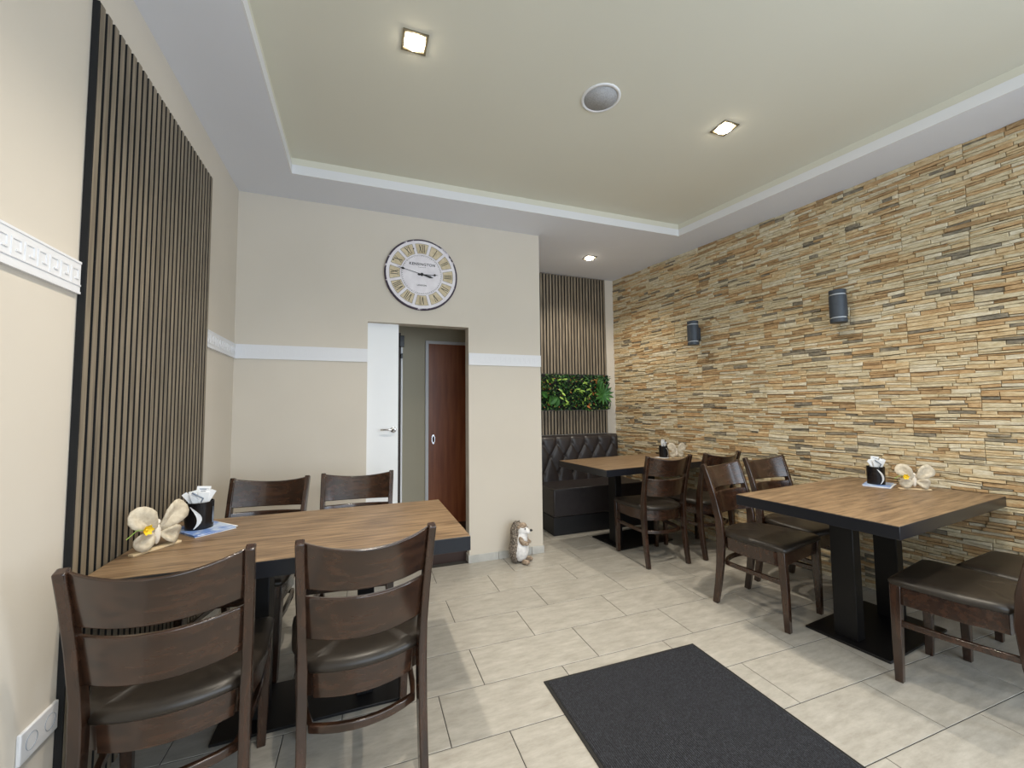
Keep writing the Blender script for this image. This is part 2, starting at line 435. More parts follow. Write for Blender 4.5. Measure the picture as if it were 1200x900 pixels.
def stone_mb(b, st, mi=0, off=Vector((0, 0, 0))):
    s0, e0, za, zb, k, d = st; g = .0009; r = rs
    za = za if isinstance(za, tuple) else (za, za); zb = zb if isinstance(zb, tuple) else (zb, zb)
    j = lambda a: r.uniform(0, a)
    base = [(s0+g, za[0]+g), (e0-g, za[1]+g), (e0-g, zb[1]-g), (s0+g, zb[0]-g)]
    c = r.uniform(.0012, .003)
    front = [(s0+g+c+j(.002), za[0]+g+c*.5+j(.0012)), (e0-g-c-j(.002), za[1]+g+c*.5+j(.0012)), (e0-g-c-j(.002), zb[1]-g-c*.5-j(.0012)), (s0+g+c+j(.002), zb[0]-g-c*.5-j(.0012))]
    dd = [max(-.004, d+r.uniform(-.0025, .0025)) for _ in range(4)]
    rings = [[WM @ Vector((p[0], -.0105, p[1]))-off for p in base],
             [WM @ Vector((p[0], dd[i]-.0028, p[1]))-off for i, p in enumerate(base)],
             [WM @ Vector((p[0], dd[i], p[1]))-off for i, p in enumerate(front)]]
    b.loft(rings, mi=mi)
def area(st):
    s0, e0, za, zb = st[:4]; za = za if isinstance(za, tuple) else (za, za); zb = zb if isinstance(zb, tuple) else (zb, zb)
    P = [proj(WM @ Vector(q)) for q in ((s0, 0, za[0]), (e0, 0, za[1]), (e0, 0, zb[1]), (s0, 0, zb[0]))]
    if any(p is None for p in P): return 0
    if any(not (0 <= p[0] <= 1200 and 0 <= p[1] <= 900) for p in P): return 0
    if sum(p[1] for p in P)/4 > 556 + max(0, (sum(p[0] for p in P)/4-1000)*.13): return 0
    return abs(sum(P[i-1][0]*P[i][1]-P[i][0]*P[i-1][1] for i in range(4)))/2
order = sorted(range(len(stones)), key=lambda i: -area(stones[i]))
single = set(order[:300])
mk = ['st0', 'st1', 'st2', 'st3', 'st4', 'st5']
rest = MB()
for i, st in enumerate(stones):
    if i in single:
        t = MB(); s0, e0, za, zb = st[:4]
        zc = (za[0] if isinstance(za, tuple) else za)
        c = WM @ Vector(((s0+e0)/2, 0, zc)); stone_mb(t, st, off=c)
        t.build('stone', M[st[4]], wall_right, loc=c)
    else: stone_mb(rest, st, mk.index(st[4]))
o = rest.build('stones', [M[k] for k in mk], wall_right); o['kind'] = 'stuff'

# ------------------------------------------------------------------ slat panels
def slat_run(parent, n, pitch, wdt, L, depth, fl, z0, z1, place):
    """place(u0,u1,d0,d1,z0,z1) -> MB box in the panel's own frame"""
    proto = None
    for i in range(n):
        b = place(0, wdt, fl, fl+depth, 0, z1-z0)
        if proto is None:
            proto = b.build('slat', [M['slat'], M['felt']], parent); o = proto
        else: o = proto.copy(); col.objects.link(o); o.parent = parent
        yield i, o
PY0, PY1, PZ1 = 1.630, 2.725, 2.580
pan = thing('slat_panel', 'tall wall panel of vertical brown wood slats behind the left table', 'wall panel', (XL+.0015, PY0, 0))
b = MB(); b.box(.0, .007, 0, PY1-PY0, .02, PZ1); b.build('felt_backing', M['felt'], pan)
b = MB(); b.box(.0, .0175, -.004, 0, .02, PZ1); b.build('edge_strip', M['felt'], pan)
np_ = 27; pitch = (PY1-PY0)/np_
for i, o in slat_run(pan, np_, pitch, .0255, 0, .0105, .007, .02, PZ1, lambda u0, u1, d0, d1, z0, z1: (lambda q: (q.box(d0, d1-.0008, u0, u1, z0, z1, mi=1), q.box(d1-.0008, d1, u0, u1, z0, z1), q)[2])(MB())):
    o.location = (0, i*pitch+.004, .02)
AX0, AX1 = XC+.013, 2.803
for nm, lb, z0, z1 in (('slat_panel', 'narrow slat wall panel above the green plants over the bench', 1.640, H-.006), ('slat_panel', 'low strip of wood slats between the plants and the bench back', .944, 1.218)):
    pan = thing(nm, lb, 'wall panel', (AX0, YA-.0015, 0))
    b = MB(); b.box(0, AX1-AX0, -.010, 0, z0, z1); b.build('felt_backing', M['felt'], pan)
    n = 32; pitch = (AX1-AX0)/n
    for i, o in slat_run(pan, n, pitch, .0250, 0, .0135, .010, z0, z1, lambda u0, u1, d0, d1, a, c: (lambda q: (q.box(u0, u1, -d1+.0008, -d0, a, c, mi=1), q.box(u0, u1, -d1, -d1+.0008, a, c), q)[2])(MB())):
        o.location = (i*pitch+.006, 0, z0)

# ------------------------------------------------------------------ green wall
gw = thing('green_wall_panel', 'rectangular panel of artificial green foliage between the slats above the bench', 'plant', (AX0, YA-.0015, 1.222))
GW, GH = AX1-AX0+.005, .412
b = MB(); b.box(0, GW, -.03, 0, 0, GH); b.build('backing', M['felt'], gw)
rl = random.Random(5)
def leaf(b, base, d, up, L, W, bend=.25, mi=0, seg=3):
    d = d.normalized(); side = d.cross(up).normalized(); nn = side.cross(d); pts = []
    for i in range(seg+1):
        t = i/seg; w_ = W*sin(pi*min(1, .12+t*.88))**.8*(1 if t < 1 else 0)
        c = base+d*L*t-nn*(-bend*L*t*t)
        pts.append((c-side*w_/2+nn*W*.12, c, c+side*w_/2+nn*W*.12))
    vs = [p for r in pts for p in r]; fs = []
    for i in range(seg):
        a = i*3; fs += [(a, a+1, a+4, a+3), (a+1, a+2, a+5, a+4)]
    b.add(vs, fs, mi)
fol = MB()
for i in range(2600):
    p = Vector((rl.uniform(.005, GW-.01), -.03-rl.uniform(0, .05), rl.uniform(.005, GH-.005)))
    d = Vector((rl.uniform(-1, 1), rl.uniform(-1, -.1), rl.uniform(-1, 1)))
    leaf(fol, p, d, Vector((rl.uniform(-.3, .3), -1, rl.uniform(-.3, .6))), rl.uniform(.018, .04), rl.uniform(.008, .018), mi=rl.choice((0, 0, 0, 0, 2, 2, 2, 2, 2, 1)) if rl.random() > .03 else 3)
o = fol.build('foliage', [M['green'], M['green2'], M['green3'], M['rust']], gw); o['kind'] = 'stuff'
def gl(x, z, ang, L, W, mt, out=.5, bend=-.15, depth=.07):
    b = MB(); d = Vector((cos(ang), -out, sin(ang)))
    leaf(b, Vector((0, 0, 0)), d, Vector((0, -1, 0.01)), L, W, bend=bend, seg=5)
    sm = b.build('leaf', M[mt], gw, loc=(x, -depth, z)); sol = sm.modifiers.new('solid', 'SOLIDIFY'); sol.thickness = .0012
X0v = 1.93-AX0                                   # left limit seen past the corner
for i in range(13): gl(GW-.115, .18, i*2*pi/13+.2, .14, .034, 'green', .35, -.12, .085)
for x, z, a, L, W, m_ in ((X0v+.06, .08, .6, .13, .07, 'green'), (X0v+.10, .06, 1.9, .12, .07, 'green'), (X0v+.05, .15, 2.6, .12, .06, 'green'),
                          (X0v+.14, .04, 1.2, .11, .06, 'green'), (GW-.17, .24, 1.3, .13, .075, 'green'), (GW-.21, .30, .9, .10, .05, 'green')):
    gl(x, z, a, L, W, m_)
for x, z, a in ((.17, .34, .3), (.13, .33, 2.5), (.19, .24, -.7), (.23, .2, -.9), (.2, .15, -.7), (.27, .12, -1.0), (.45, .22, .1), (.50, .2, 2.9), (.55, .23, .4), (.38, .2, 1.1), (.41, .24, 0), (.5, .31, .2), (.56, .3, 2.8),
                (.52, .1, 1.6), (.5, .06, 2.0), (.24, .35, .1), (.27, .06, .8), (.06, .31, 2.4), (.58, .16, 1.0)):
    gl(X0v+x, z, a, .058, .020, 'green2', .7, -.1, .075)
for x, z, a in ((.67, .32, 1.3), (.69, .3, 2.4), (.66, .2, -1), (.64, .17, 2.2), (.55, .05, -.8), (.57, .04, 1.4)):
    gl(X0v+x, z, a, .050, .020, 'rust', .6, -.1, .08)

# ------------------------------------------------------------------ tufted bench
BX0, BX1, BYF = 1.79, 2.875, 3.655
bench = thing('upholstered_bench', 'dark buttoned leatherette bench in the alcove behind the far table', 'bench', ((BX0+BX1)/2, 3.9, 0))
bc = Vector(((BX0+BX1)/2, 3.9, 0)); hx = (BX1-BX0)/2
BYB = YA-.012
b = MB(); b.box(-hx+.004, hx-.004, BYF-3.9+.012, BYB-3.9-.02, 0, .175); b.build('plinth', M['bench2'], bench, bevel=.004)
b = MB(); b.box(-hx, hx, BYF-3.9, BYB-3.9-.02, .178, .452); b.build('seat', M['bench'], bench, bevel=.014, smooth=False)
b = MB(); b.tube([(-hx+.002, BYF-3.9+.004, .447), (hx-.002, BYF-3.9+.004, .447)], .0045, 6); b.build('piping', M['bench'], bench, smooth=True)
# back: buttoned diamonds
cols_, zrows = 6, (.855, .715, .525)
bw_ = (2*hx-.01)/cols_
buttons = []
for r, zz in enumerate(zrows):
    for c in range(-1, cols_+2): buttons.append((-hx+.005+(c+(.5 if r % 2 == 0 else 0))*bw_, zz))
def seg_d(px, pz, a, c):
    ax, az = a; bx, bz = c; vx, vz = bx-ax, bz-az; t = max(0, min(1, ((px-ax)*vx+(pz-az)*vz)/(vx*vx+vz*vz)))
    return sqrt((px-ax-t*vx)**2+(pz-az-t*vz)**2)
creases = []
for i, p in enumerate(buttons):
    for q in buttons[i+1:]:
        if 0 < abs(p[1]-q[1]) < .25 and abs(abs(p[0]-q[0])-bw_/2) < .01: creases.append((p, q))
    if p[1] > .85: creases.append((p, (p[0], .96)))
    if p[1] < .55: creases.append((p, (p[0], .44)))
nu, nv = 110, 56; zt0, zt1 = .452, .938; vs = []; rings = []
b = MB()
for j in range(nv+1):
    zz = zt0+(zt1-zt0)*j/nv; ring = []
    for i in range(nu+1):
        xx = -hx+.003+(2*hx-.006)*i/nu
        dc = min(seg_d(xx, zz, *c) for c in creases); db = min(sqrt((xx-p[0])**2+(zz-p[1])**2) for p in buttons)
        hgt = .008+.018*(1-math.exp(-dc/.016))-.012*math.exp(-(db/.022)**2)
        edge = min((zt1-zz), (xx+hx), (hx-xx)); hgt *= 1
        hgt += .05-.055*math.exp(-max(0, edge)/.014)
        lean = .035*(zt1-zz)/(zt1-zt0)
        ring.append(Vector((xx, BYB-3.9-.045-hgt-lean, zz)))
    rings.append(ring)
b.loft(rings, close=False, cap=False)
n0 = len(b.v)
def strip(pf):
    o_ = [Vector((p.x, BYB-3.9, p.z)) for p in pf]; b.loft([pf, o_], close=False, cap=False)
strip(rings[-1]); strip([r[0] for r in rings]); strip([r[-1] for r in rings]); strip(rings[0])
back = b.build('backrest', M['bench'], bench, smooth=True)
proto = None
for p in buttons:
    if abs(p[0]) > hx-.02: continue
    q = MB(); q.ellipsoid((0, 0, 0), (.011, .006, .011), nu=10, nv=6)
    if proto is None: proto = q.build('button', M['bench'], back, smooth=True); o = proto
    else: o = proto.copy(); col.objects.link(o); o.parent = back
    o.location = (p[0], BYB-3.9-.045-.050-.035*(zt1-p[1])/(zt1-zt0), p[1])

# ------------------------------------------------------------------ tables
def table(label, c, rz, wdt, dep, cols_x, plate_c, plate_sz, group='dark-edged dining tables'):
    t = thing('dining_table', label, 'table', (c[0], c[1], 0), rz)
    b = MB(); b.box(-wdt/2, wdt/2, -dep/2, dep/2, .688, .7435); b.build('edge_band', M['edge'], t, bevel=.0015)
    b = MB(); b.box(-wdt/2+.0015, wdt/2-.0015, -dep/2+.0015, dep/2-.0015, .7435, .7455); b.build('tabletop', M['table'], t)
    for x, y, a, d in cols_x:
        b = MB(); b.box(x-a/2, x+a/2, y-d/2, y+d/2, .012, .680); b.build('column', M['iron'], t, bevel=.003)
    px, py = plate_c; pw, pd = plate_sz
    b = MB(); b.box(px-pw/2, px+pw/2, py-pd/2, py+pd/2, 0, .012); b.build('base_plate', M['iron'], t, bevel=.002)
    b = MB(); b.box(px-pw/2+.04, px+pw/2-.04, py-pd/2+.06, py+pd/2-.06, .680, .688); b.build('mounting_plate', M['iron'], t)
    return t
T1 = table('brown wood-look table against the left slat panel', (-.183, 1.978), .0, 1.215, .705, ((-.19, .05, .07, .11), (.22, .05, .07, .11)), (0.03, .071), (.72, .305))
T2 = table('brown wood-look table in front against the stone wall', (2.6845, 1.4855), .10, 1.22, .73, ((-.19, .035, .07, .11), (.25, .025, .07, .11)), (0.035, .015), (.64, .38))
T3 = table('farthest brown wood-look table in the alcove by the bench', (2.436, 3.262), .10, 1.2, .70, ((-.20, .03, .07, .10), (.22, .03, .07, .10)), (0.02, .06), (.62, .42))

# ------------------------------------------------------------------ chairs
def ypost(z):
    pts = [(0, -.228), (.12, -.207), (.25, -.190), (.40, -.180), (.52, -.186), (.66, -.214), (.78, -.247), (.87, -.276)]
    for (a, ya), (c, yc) in zip(pts, pts[1:]):
        if z <= c: return ya+(yc-ya)*(z-a)/(c-a)
    return pts[-1][1]
def make_chair(label):
    t = thing('dining_chair', label, 'chair')
    for s in (-1, 1):
        b = MB(); zs = [0, .06, .12, .18, .25, .32, .40, .46, .52, .59, .66, .72, .78, .83, .87]
        b.sweep([(s*(.184+.012*max(0, (z-.45)/.42)), ypost(z), z) for z in zs], (1, 0, 0), [.029 if z < .5 else .026 for z in zs],
                [.034+.018*max(0, 1-abs(z-.40)/.40) if z < .46 else .050-.020*(z-.46)/.41 for z in zs])
        o = b.build('leg', M['wood'], t, bevel=.004)
    for s in (-1, 1):
        b = MB(); b.sweep([(s*.193, .196, 0), (s*.197, .193, .2), (s*.202, .187, .438)], (1, 0, 0), [.029, .035, .040], [.029, .035, .040])
        b.build('leg', M['wood'], t, bevel=.003)
    # curved back slats
    for z0, z1, dp0, dp1 in ((.715, .866, .010, .028), (.550, .690, .006, .008)):
        n = 20; rings = []
        for i in range(n+1):
            u = -1+2*i/n; r = []
            for z, k in ((z0, -1), (z1, -1), (z1, 1), (z0, 1)):
                xx = u*(.176+.012*(z-.45)/.42)
                zz = z-(dp1 if z == z1 else dp0)*(1-u*u)
                r.append(Vector((xx, ypost(z)-.060*(1-u*u)+.006+k*.0085, zz)))
            rings.append(r)
        b = MB(); b.loft(rings); b.build('backrest_slat', M['woodh'], t, bevel=.004)
    # seat outline: straight sides, bowed rear that passes between the posts
    def outline(g, fr=.210):
        pts = [(.218-g, -.02), (.224-g, .14), (.222-g, fr-.014-g), (.210-g, fr-g)]
        left = [(-x, y) for x, y in reversed(pts)]
        rear = []
        for i in range(9):
            u = -1+2*i/8; rear.append(((.164-g)*u, -.178-.040*(1-u*u)+g))
        sideL = [(-.196+g, -.10), (-.190+g, -.142), (-.168+g, -.152)]
        sideR = [(-x, y) for x, y in reversed(sideL)]
        return pts+left+sideL+rear+sideR
    b = MB(); c0 = Vector((0, 0, 0)); rings = []
    for g, z in ((.004, .432), (-.002, .438), (-.003, .450), (.004, .461), (.018, .467), (.03, .470)):
        rings.append([Vector((x, y, z)) for x, y in outline(g)])
    for q, z in ((.8, .473), (.6, .4755), (.4, .477), (.2, .478), (.04, .478)): rings.append([Vector((x*q, y*q, z)) for x, y in outline(.03)])
    b.loft(rings); b.build('seat', M['leather'], t, smooth=True)
    b = MB(); rings = []
    for g, z in ((.012, .352), (.008, .432)): rings.append([Vector((x, y, z)) for x, y in outline(g, .200)])
    inn = [[Vector((x, y, z)) for x, y in outline(.034, .195)] for z in (.432, .352)]
    rings += inn; b.loft(rings+[rings[0]], cap=False)
    b.build('seat_frame', M['woodh'], t, bevel=.002)
    path = [(-.193, .185), (-.188, .05), (-.172, -.10), (-.158, -.165)]
    arc = [(.158*u, -.165-.045*(1-u*u)) for u in [-.75, -.5, -.25, 0, .25, .5, .75]]
    path = path+arc+[(-x, y) for x, y in reversed(path)]
    b = MB(); b.sweep([(x, y, .262) for x, y in path], (0, 0, 1), .026, .018); b.build('stretcher', M['woodh'], t, bevel=.003)
    return t
chairs = [
    ('dark walnut chair at near left, its back toward the viewer, beside the slat panel', (-.505, 1.632), .09),
    ('dark walnut chair, back toward the viewer, at the right front of the left table', (.012, 1.655), .09),
    ('dark walnut chair on the far side of the left table nearest the slat panel', (-.515, 2.455), pi-.16),
    ('dark walnut chair behind the left table in front of the white door', (-.025, 2.445), pi-.09),
    ('dark walnut chair at the outer far corner of the front right table, wholly in view', (2.385, 1.885), pi+.20),
    ('dark walnut chair beside the stone wall on the far side of the front right table', (2.880, 1.985), pi+.03),
    ('dark walnut chair cut by the right picture edge, nearest seat to the mat', (2.538, 1.035), .17),
    ('partly hidden dark walnut chair at right, its seat between another chair and the stone wall', (3.010, .985), .08),
    ('dark walnut chair with its back to us at the left end of the alcove table', (2.310, 2.880), -.07),
    ('dark walnut chair at the alcove table nearest the stone wall', (2.830, 2.880), .06),
]
proto = make_chair(chairs[0][0])
for i, (lb, c, rz) in enumerate(chairs):
    o = proto if i == 0 else copy_tree(proto)
    o.location = (c[0], c[1], 0); o.rotation_euler = (0, 0, rz); o['label'] = lb; o['group'] = 'dark walnut dining chairs'

# ------------------------------------------------------------------ doormat
mt = thing('entrance_mat', 'large rectangular charcoal entrance mat lying on the tiles', 'mat', (1.225, 1.15, 0), -.015)
b = MB(); b.box(-.43, .43, -.62, .62, 0, .0045); b.build('rubber_edge', M['rubber'], mt, bevel=.001)
b = MB(); b.box(-.415, .415, -.605, .605, .0045, .0075); b.build('carpet', M['carpet'], mt)
rb = MB(); n = 104
for i in range(n):
    x = -.413+.826*(i+.5)/n; rb.box(x-.0022, x+.0022, -.604, .604, .0075, .0098)
o = rb.build('ribs', M['carpet'], mt); o['kind'] = 'stuff'

# ------------------------------------------------------------------ wall clock
CC = Vector((.461, YB, 2.334)); CR = .290
clk = thing('wall_clock', 'large round shabby white clock with roman numerals above the doorway', 'clock', CC)
CM = Matrix(((1, 0, 0, 0), (0, 0, -1, 0), (0, 1, 0, 0), (0, 0, 0, 1)))   # local xy -> wall plane, z -> toward viewer
b = MB(); b.lathe([(CR-.004, 0), (CR, .006), (CR, .020), (CR-.005, .0245), (CR-.013, .0245), (CR-.013, 0)], 64, M=CM); b.build('rim', M['clock_r'], clk, smooth=False)
b = MB(); b.lathe([(CR-.012, .002), (CR-.012, .0225), (.001, .0225)], 64, M=CM, cap=False); b.build('dial', M['clock_w'], clk)
dr = Matrix.Rotation(0, 4, 'Z')
def tick_ring():
    b = MB()
    for i in range(60):
        a = i*pi/30; R = Matrix.Rotation(a, 4, 'Z')
        b.box(-.0016, .0016, .150, .1545 if i % 5 else .158, .0225, .0233, M=CM @ R)
    for r0, r1 in ((.1585, .160),):
        b.lathe([(r0, .0225), (r0, .0233), (r1, .0233), (r1, .0225)], 60, M=CM, cap=False)
    return b
o = tick_ring().build('minute_marks', M['ink'], clk)
NUM = ['XII', 'I', 'II', 'III', 'IV', 'V', 'VI', 'VII', 'VIII', 'IX', 'X', 'XI']
for i, tx in enumerate(NUM):
    a = -i*pi/6; R = Matrix.Rotation(a, 4, 'Z')
    wi, wo = .033, .054; r0, r1 = .172, .252
    pts = []
    for j in range(7): th = -wo/r1+2*wo/r1*j/6; pts.append((r1*sin(th), r1*cos(th)))
    for j in range(7): th = wi/r0-2*wi/r0*j/6; pts.append((r0*sin(th), r0*cos(th)))
    b = MB(); b.prism(pts, .0226, .0236, M=CM @ R); pl_ = b.build('numeral_plate', M['clock_b'], clk)
    ol = MB()
    for j in range(len(pts)):
        p, q = Vector(pts[j]), Vector(pts[(j+1) % len(pts)]); dv = (q-p); ln = dv.length; an = atan2(dv.y, dv.x)
        ol.box(0, ln, -.0009, .0009, .0236, .0241, M=CM @ R @ Matrix.Translation((p.x, p.y, 0)) @ Matrix.Rotation(an, 4, 'Z'))
    ol.build('outline', M['ink'], pl_)
    # stroke-built numeral, foot toward the centre
    nb = MB(); h = .060; yc = .212
    wch = {'I': .011, 'V': .027, 'X': .027}; tot = sum(wch[c] for c in tx)+.0012*(len(tx)-1)
    sc = min(1, .078/tot); x = -tot*sc/2
    def stroke(xa, ya, xb, yb, th):
        dv = Vector((xb-xa, yb-ya)); an = atan2(dv.y, dv.x)
        nb.box(0, dv.length, -th/2, th/2, .0236, .0246, M=CM @ R @ Matrix.Translation((xa, ya, 0)) @ Matrix.Rotation(an, 4, 'Z'))
    for c in tx:
        wc = wch[c]*sc; xm = x+wc/2; yb_, yt = yc-h/2, yc+h/2
        if c == 'I':
            stroke(xm, yb_, xm, yt, .0046)
            for yy in (yb_, yt): stroke(xm-wc*.36, yy, xm+wc*.36, yy, .0022)
        elif c == 'V':
            stroke(xm-wc*.34, yt, xm, yb_, .0056); stroke(xm+wc*.34, yt, xm, yb_, .0028)
            for xx in (-.34, .34): stroke(xm+wc*(xx-.13), yt, xm+wc*(xx+.13), yt, .0022)
        else:
            stroke(xm-wc*.34, yt, xm+wc*.34, yb_, .0056); stroke(xm+wc*.34, yt, xm-wc*.34, yb_, .0028)
            for yy in (yb_, yt):
                for xx in (-.34, .34): stroke(xm+wc*(xx-.13), yy, xm+wc*(xx+.13), yy, .0022)
        x += wc+.0012*sc
    nb.build('numeral', M['ink'], clk)
for px, py in ((-.067, .205), (-.222, .098)):  # two small black print dots on the dial
    b = MB(); b.lathe([(.006, .0236), (.006, .0250), (.0001, .0256)], 12, c=(0, 0, 0), M=CM @ Matrix.Translation((px, py, 0))); b.build('dial_dot', M['ink'], clk)
text_mesh('KENSINGTON', .030, .0005, 'lettering', M['ink'], clk, CM @ Matrix.Translation((.004, .083, .0229)), 1.12)
text_mesh('LONDON', .016, .0005, 'lettering', M['ink'], clk, CM @ Matrix.Translation((0, -.088, .0229)), 1.1)
b = MB()
for i in range(5): b.box(-.030+.013*i, -.021+.013*i, .059-.002*(i % 2), .0615-.002*(i % 2), .0225, .0233, M=CM)
b.build('flourish', M['ink'], clk)
def hand(ang, L, tail, wdt, name, z):
    R = Matrix.Rotation(-ang, 4, 'Z'); b = MB()
    b.prism([(-wdt*.5, -tail*.5), (wdt*.5, -tail*.5), (wdt*.4, L*.75), (-wdt*.4, L*.75)], z, z+.0015, M=CM @ R)
    b.prism([(0, L*.66), (wdt*2.1, L*.76), (wdt*.5, L*.85), (0, L), (-wdt*.5, L*.85), (-wdt*2.1, L*.76)], z, z+.0018, M=CM @ R)
    b.prism([(-wdt*.6, 0), (-wdt*2.1, -tail*.7), (0, -tail), (wdt*2.1, -tail*.7), (wdt*.6, 0)], z, z+.0017, M=CM @ R)
    return b.build(name, M['ink'], clk)
hand(radians(88), .135, .035, .0048, 'hour_hand', .027)
hand(radians(283.5), .200, .095, .0042, 'minute_hand', .030)
b = MB(); b.lathe([(.012, .0225), (.012, .033), (.006, .036), (.0005, .036)], 18, M=CM); b.build('hub', M['ink'], clk, smooth=False)

# ------------------------------------------------------------------ doorway, hall behind
leaf_ = thing('door_1', None, None, (.29, YB+.055, 0)); leaf_['kind'] = 'structure'
b = MB(); b.box(-.62, 0, 0, .038, .012, ZD+.02)
b.build('door_leaf', M['door_w'], leaf_)
b = MB(); Mh = Matrix.Rotation(radians(90), 4, 'X')
b.lathe([(.024, 0), (.024, .006), (.019, .010)], 24, M=Mh, c=(-.036, 0, 1.092)); b.lathe([(.009, 0), (.009, .036)], 12, M=Mh, c=(-.036, 0, 1.092))
b.tube([(-.036, -.036, 1.092), (-.06, -.04, 1.094), (-.135, -.04, 1.095)], .0065, 8)
b.build('door_handle', M['chrome'], leaf_, smooth=True)
# hall shell
b = MB(); HY = 4.2; HZ = .10
b.box(-.9, XC-TH, HY, HY+.1, 0, 2.6); b.box(-1.0, -.9, YB+TH, HY, 0, 2.6); b.box(-.9, XC-TH, YB+TH, HY, 2.5, 2.6)
struct('wall_hall', b, M['hall'])
b = MB(); b.box(-.9, XC-TH, YB+.075, HY, 0.0, HZ); struct('trim_6', b, M['dark'])
hd = thing('door_2', None, None, (.655, HY, HZ)); hd['kind'] = 'structure'
b = MB(); b.box(0, .80, -.030, -.002, 0, 1.815); b.build('door_leaf', M['door_b'], hd)
b = MB(); b.box(-.030, 0, -.038, 0, 0, 1.845); b.box(.80, .83, -.038, 0, 0, 1.845); b.box(0, .80, -.038, 0, 1.815, 1.845); b.build('door_frame', M['white'], hd)
b = MB()
b.lathe([(.017, 0), (.017, .004), (.012, .004), (.012, .001)], 20, M=Matrix.Translation((.05, -.030, .845)) @ Matrix.Diagonal((1, 1, 2.8, 1)) @ Mh, cap=False)
pull = b.build('recessed_pull', M['chrome'], hd); b = MB(); b.box(.042, .058, -.0325, -.030, .822, .868); b.build('recess', M['dark'], pull)
# little figure sign on the brown door
b = MB(); sxx, szz = .415-.0, 1.43
b.lathe([(.011, 0), (.011, .004)], 14, M=Mh, c=(sxx, -.030, szz+.075))
b.prism([(-.016, .055), (.016, .055), (.012, 0), (-.012, 0)], 0, .004, M=Matrix.Translation((sxx, -.030, szz)) @ Mh)
for s in (-1, 1):
    b.prism([(s*.002, .005), (s*.011, .005), (s*.020, -.075), (s*.012, -.075)], 0, .004, M=Matrix.Translation((sxx, -.030, szz)) @ Mh)
    b.prism([(s*.014, .053), (s*.020, .048), (s*.032, -.012), (s*.025, -.014)], 0, .004, M=Matrix.Translation((sxx, -.030, szz)) @ Mh)
b.build('figure_sign', M['chrome'], hd)
# side door of the hall, seen edge-on
d3 = thing('door_3', None, None, (.300, YB+.42, HZ)); d3['kind'] = 'structure'
b = MB(); b.box(.042, .056, -.02, .04, 0, 1.72); b.build('door_frame', M['white'], d3)
b = MB(); b.box(.012, .040, -.01, .03, 0, 1.83); b.build('door_leaf', M['dark'], d3)
b = MB(); b.box(.028, .066, -.05, -.012, 1.70, 1.80); b.box(.038, .054, -.06, -.022, 1.60, 1.64); b.build('door_closer', M['black'], d3, bevel=.003)

# ------------------------------------------------------------------ wall lamps on the stones
def sconce(label, yw_, zc):
    s = (YA-yw_)*sqrt(1+AR*AR)
    base = WM @ Vector((s, .0115, zc)); rz = atan2(wd.y, wd.x)
    t = thing('wall_lamp', label, 'lamp', base, rz, 'unlit wall lamps on the stone wall')
    # local x = along wall (toward viewer), local -y... out of the wall is +t
    sg = 1 if (Matrix.Rotation(rz, 3, 'Z') @ Vector((0, 1, 0))).dot(wn) > 0 else -1
    D = .085*sg; R = .052
    b = MB(); b.box(-.028, .028, min(0, sg*.03), max(0, sg*.03), -.055, .055); b.build('wall_bracket', M['sconce'], t, bevel=.003)
    b = MB(); b.lathe([(R, -.078), (R, .078)], 28, c=(0, D*.9, 0)); b.build('housing', M['sconce'], t, bevel=.002)
    for s_ in (-1, 1):
        b = MB(); b.lathe([(R-.006, s_*.078), (R-.006, s_*.087)], 24, c=(0, D*.9, 0)); b.build('lens', M['glass'], t)
        b = MB(); b.lathe([(R-.001, s_*.087), (R-.001, s_*.116)], 28, c=(0, D*.9, 0)); b.build('cap', M['sconce'], t, bevel=.002)
    return t
sconce('larger-looking anthracite cylinder lamp on the stone wall, right of the two', 1.888, 1.952)
sconce('anthracite cylinder lamp on the stone wall, left of the two, near the alcove', 3.062, 1.956)

# ------------------------------------------------------------------ ceiling lamps and speaker
def downlight(label, x, y, z, power=LAMP_POWER):
    t = thing('ceiling_spotlight', label, 'lamp', (x, y, z), 0, 'recessed ceiling spotlights')
    b = MB(); a, c = .056, .046
    for x0, x1, y0, y1 in ((-a, a, -a, -c), (-a, a, c, a), (-a, -c, -c, c), (c, a, -c, c)): b.box(x0, x1, y0, y1, -.005, 0)
    b.build('frame', M['nickel'], t)
    b = MB(); b.lathe([(.044, -.004), (.043, -.008), (.036, -.014), (.022, -.018), (.001, -.020)], 24); b.build('lens', M['lamp'], t, smooth=True)
    l = bpy.data.lights.new('spot', 'SPOT'); l.energy = power; l.color = LAMP_COL; l.spot_size = radians(128); l.spot_blend = 1; l.shadow_soft_size = .03
    lo_ = bpy.data.objects.new('bulb', l); col.objects.link(lo_); lo_.parent = t; lo_.location = (0, 0, -.052)
downlight('lit square recessed spotlight in the ceiling above the left table', .218, 1.801, ZT)
downlight('lit recessed spotlight in the ceiling above the front right table', 2.036, 1.759, ZT)
downlight('small lit recessed spotlight in the lowered ceiling over the alcove', 2.234, 3.626, H, LAMP_POWER*.8)
for x in (.218, 2.036):
    for y, pw_, wh in ((.76, .85, 'overhead'), (-.28, .30, 'behind the viewer')):
        downlight(f'lit recessed spotlight {wh}, {"nearer the slat panel" if x < 1 else "nearer the stone wall"}', x, y, ZT, LAMP_POWER*pw_)
sp = thing('ceiling_speaker', 'round white ceiling loudspeaker with grey grille between the spotlights', 'speaker', (1.203, 1.807, ZT))
b = MB(); b.lathe([(.105, 0), (.105, -.003), (.100, -.006), (.091, -.006), (.089, -.003), (.089, 0)], 48, cap=False); b.build('rim', M['white'], sp, smooth=True)
b = MB(); b.lathe([(.089, -.001), (.0885, -.004), (.001, -.009)], 48); b.build('grille', M['grille'], sp, smooth=True)

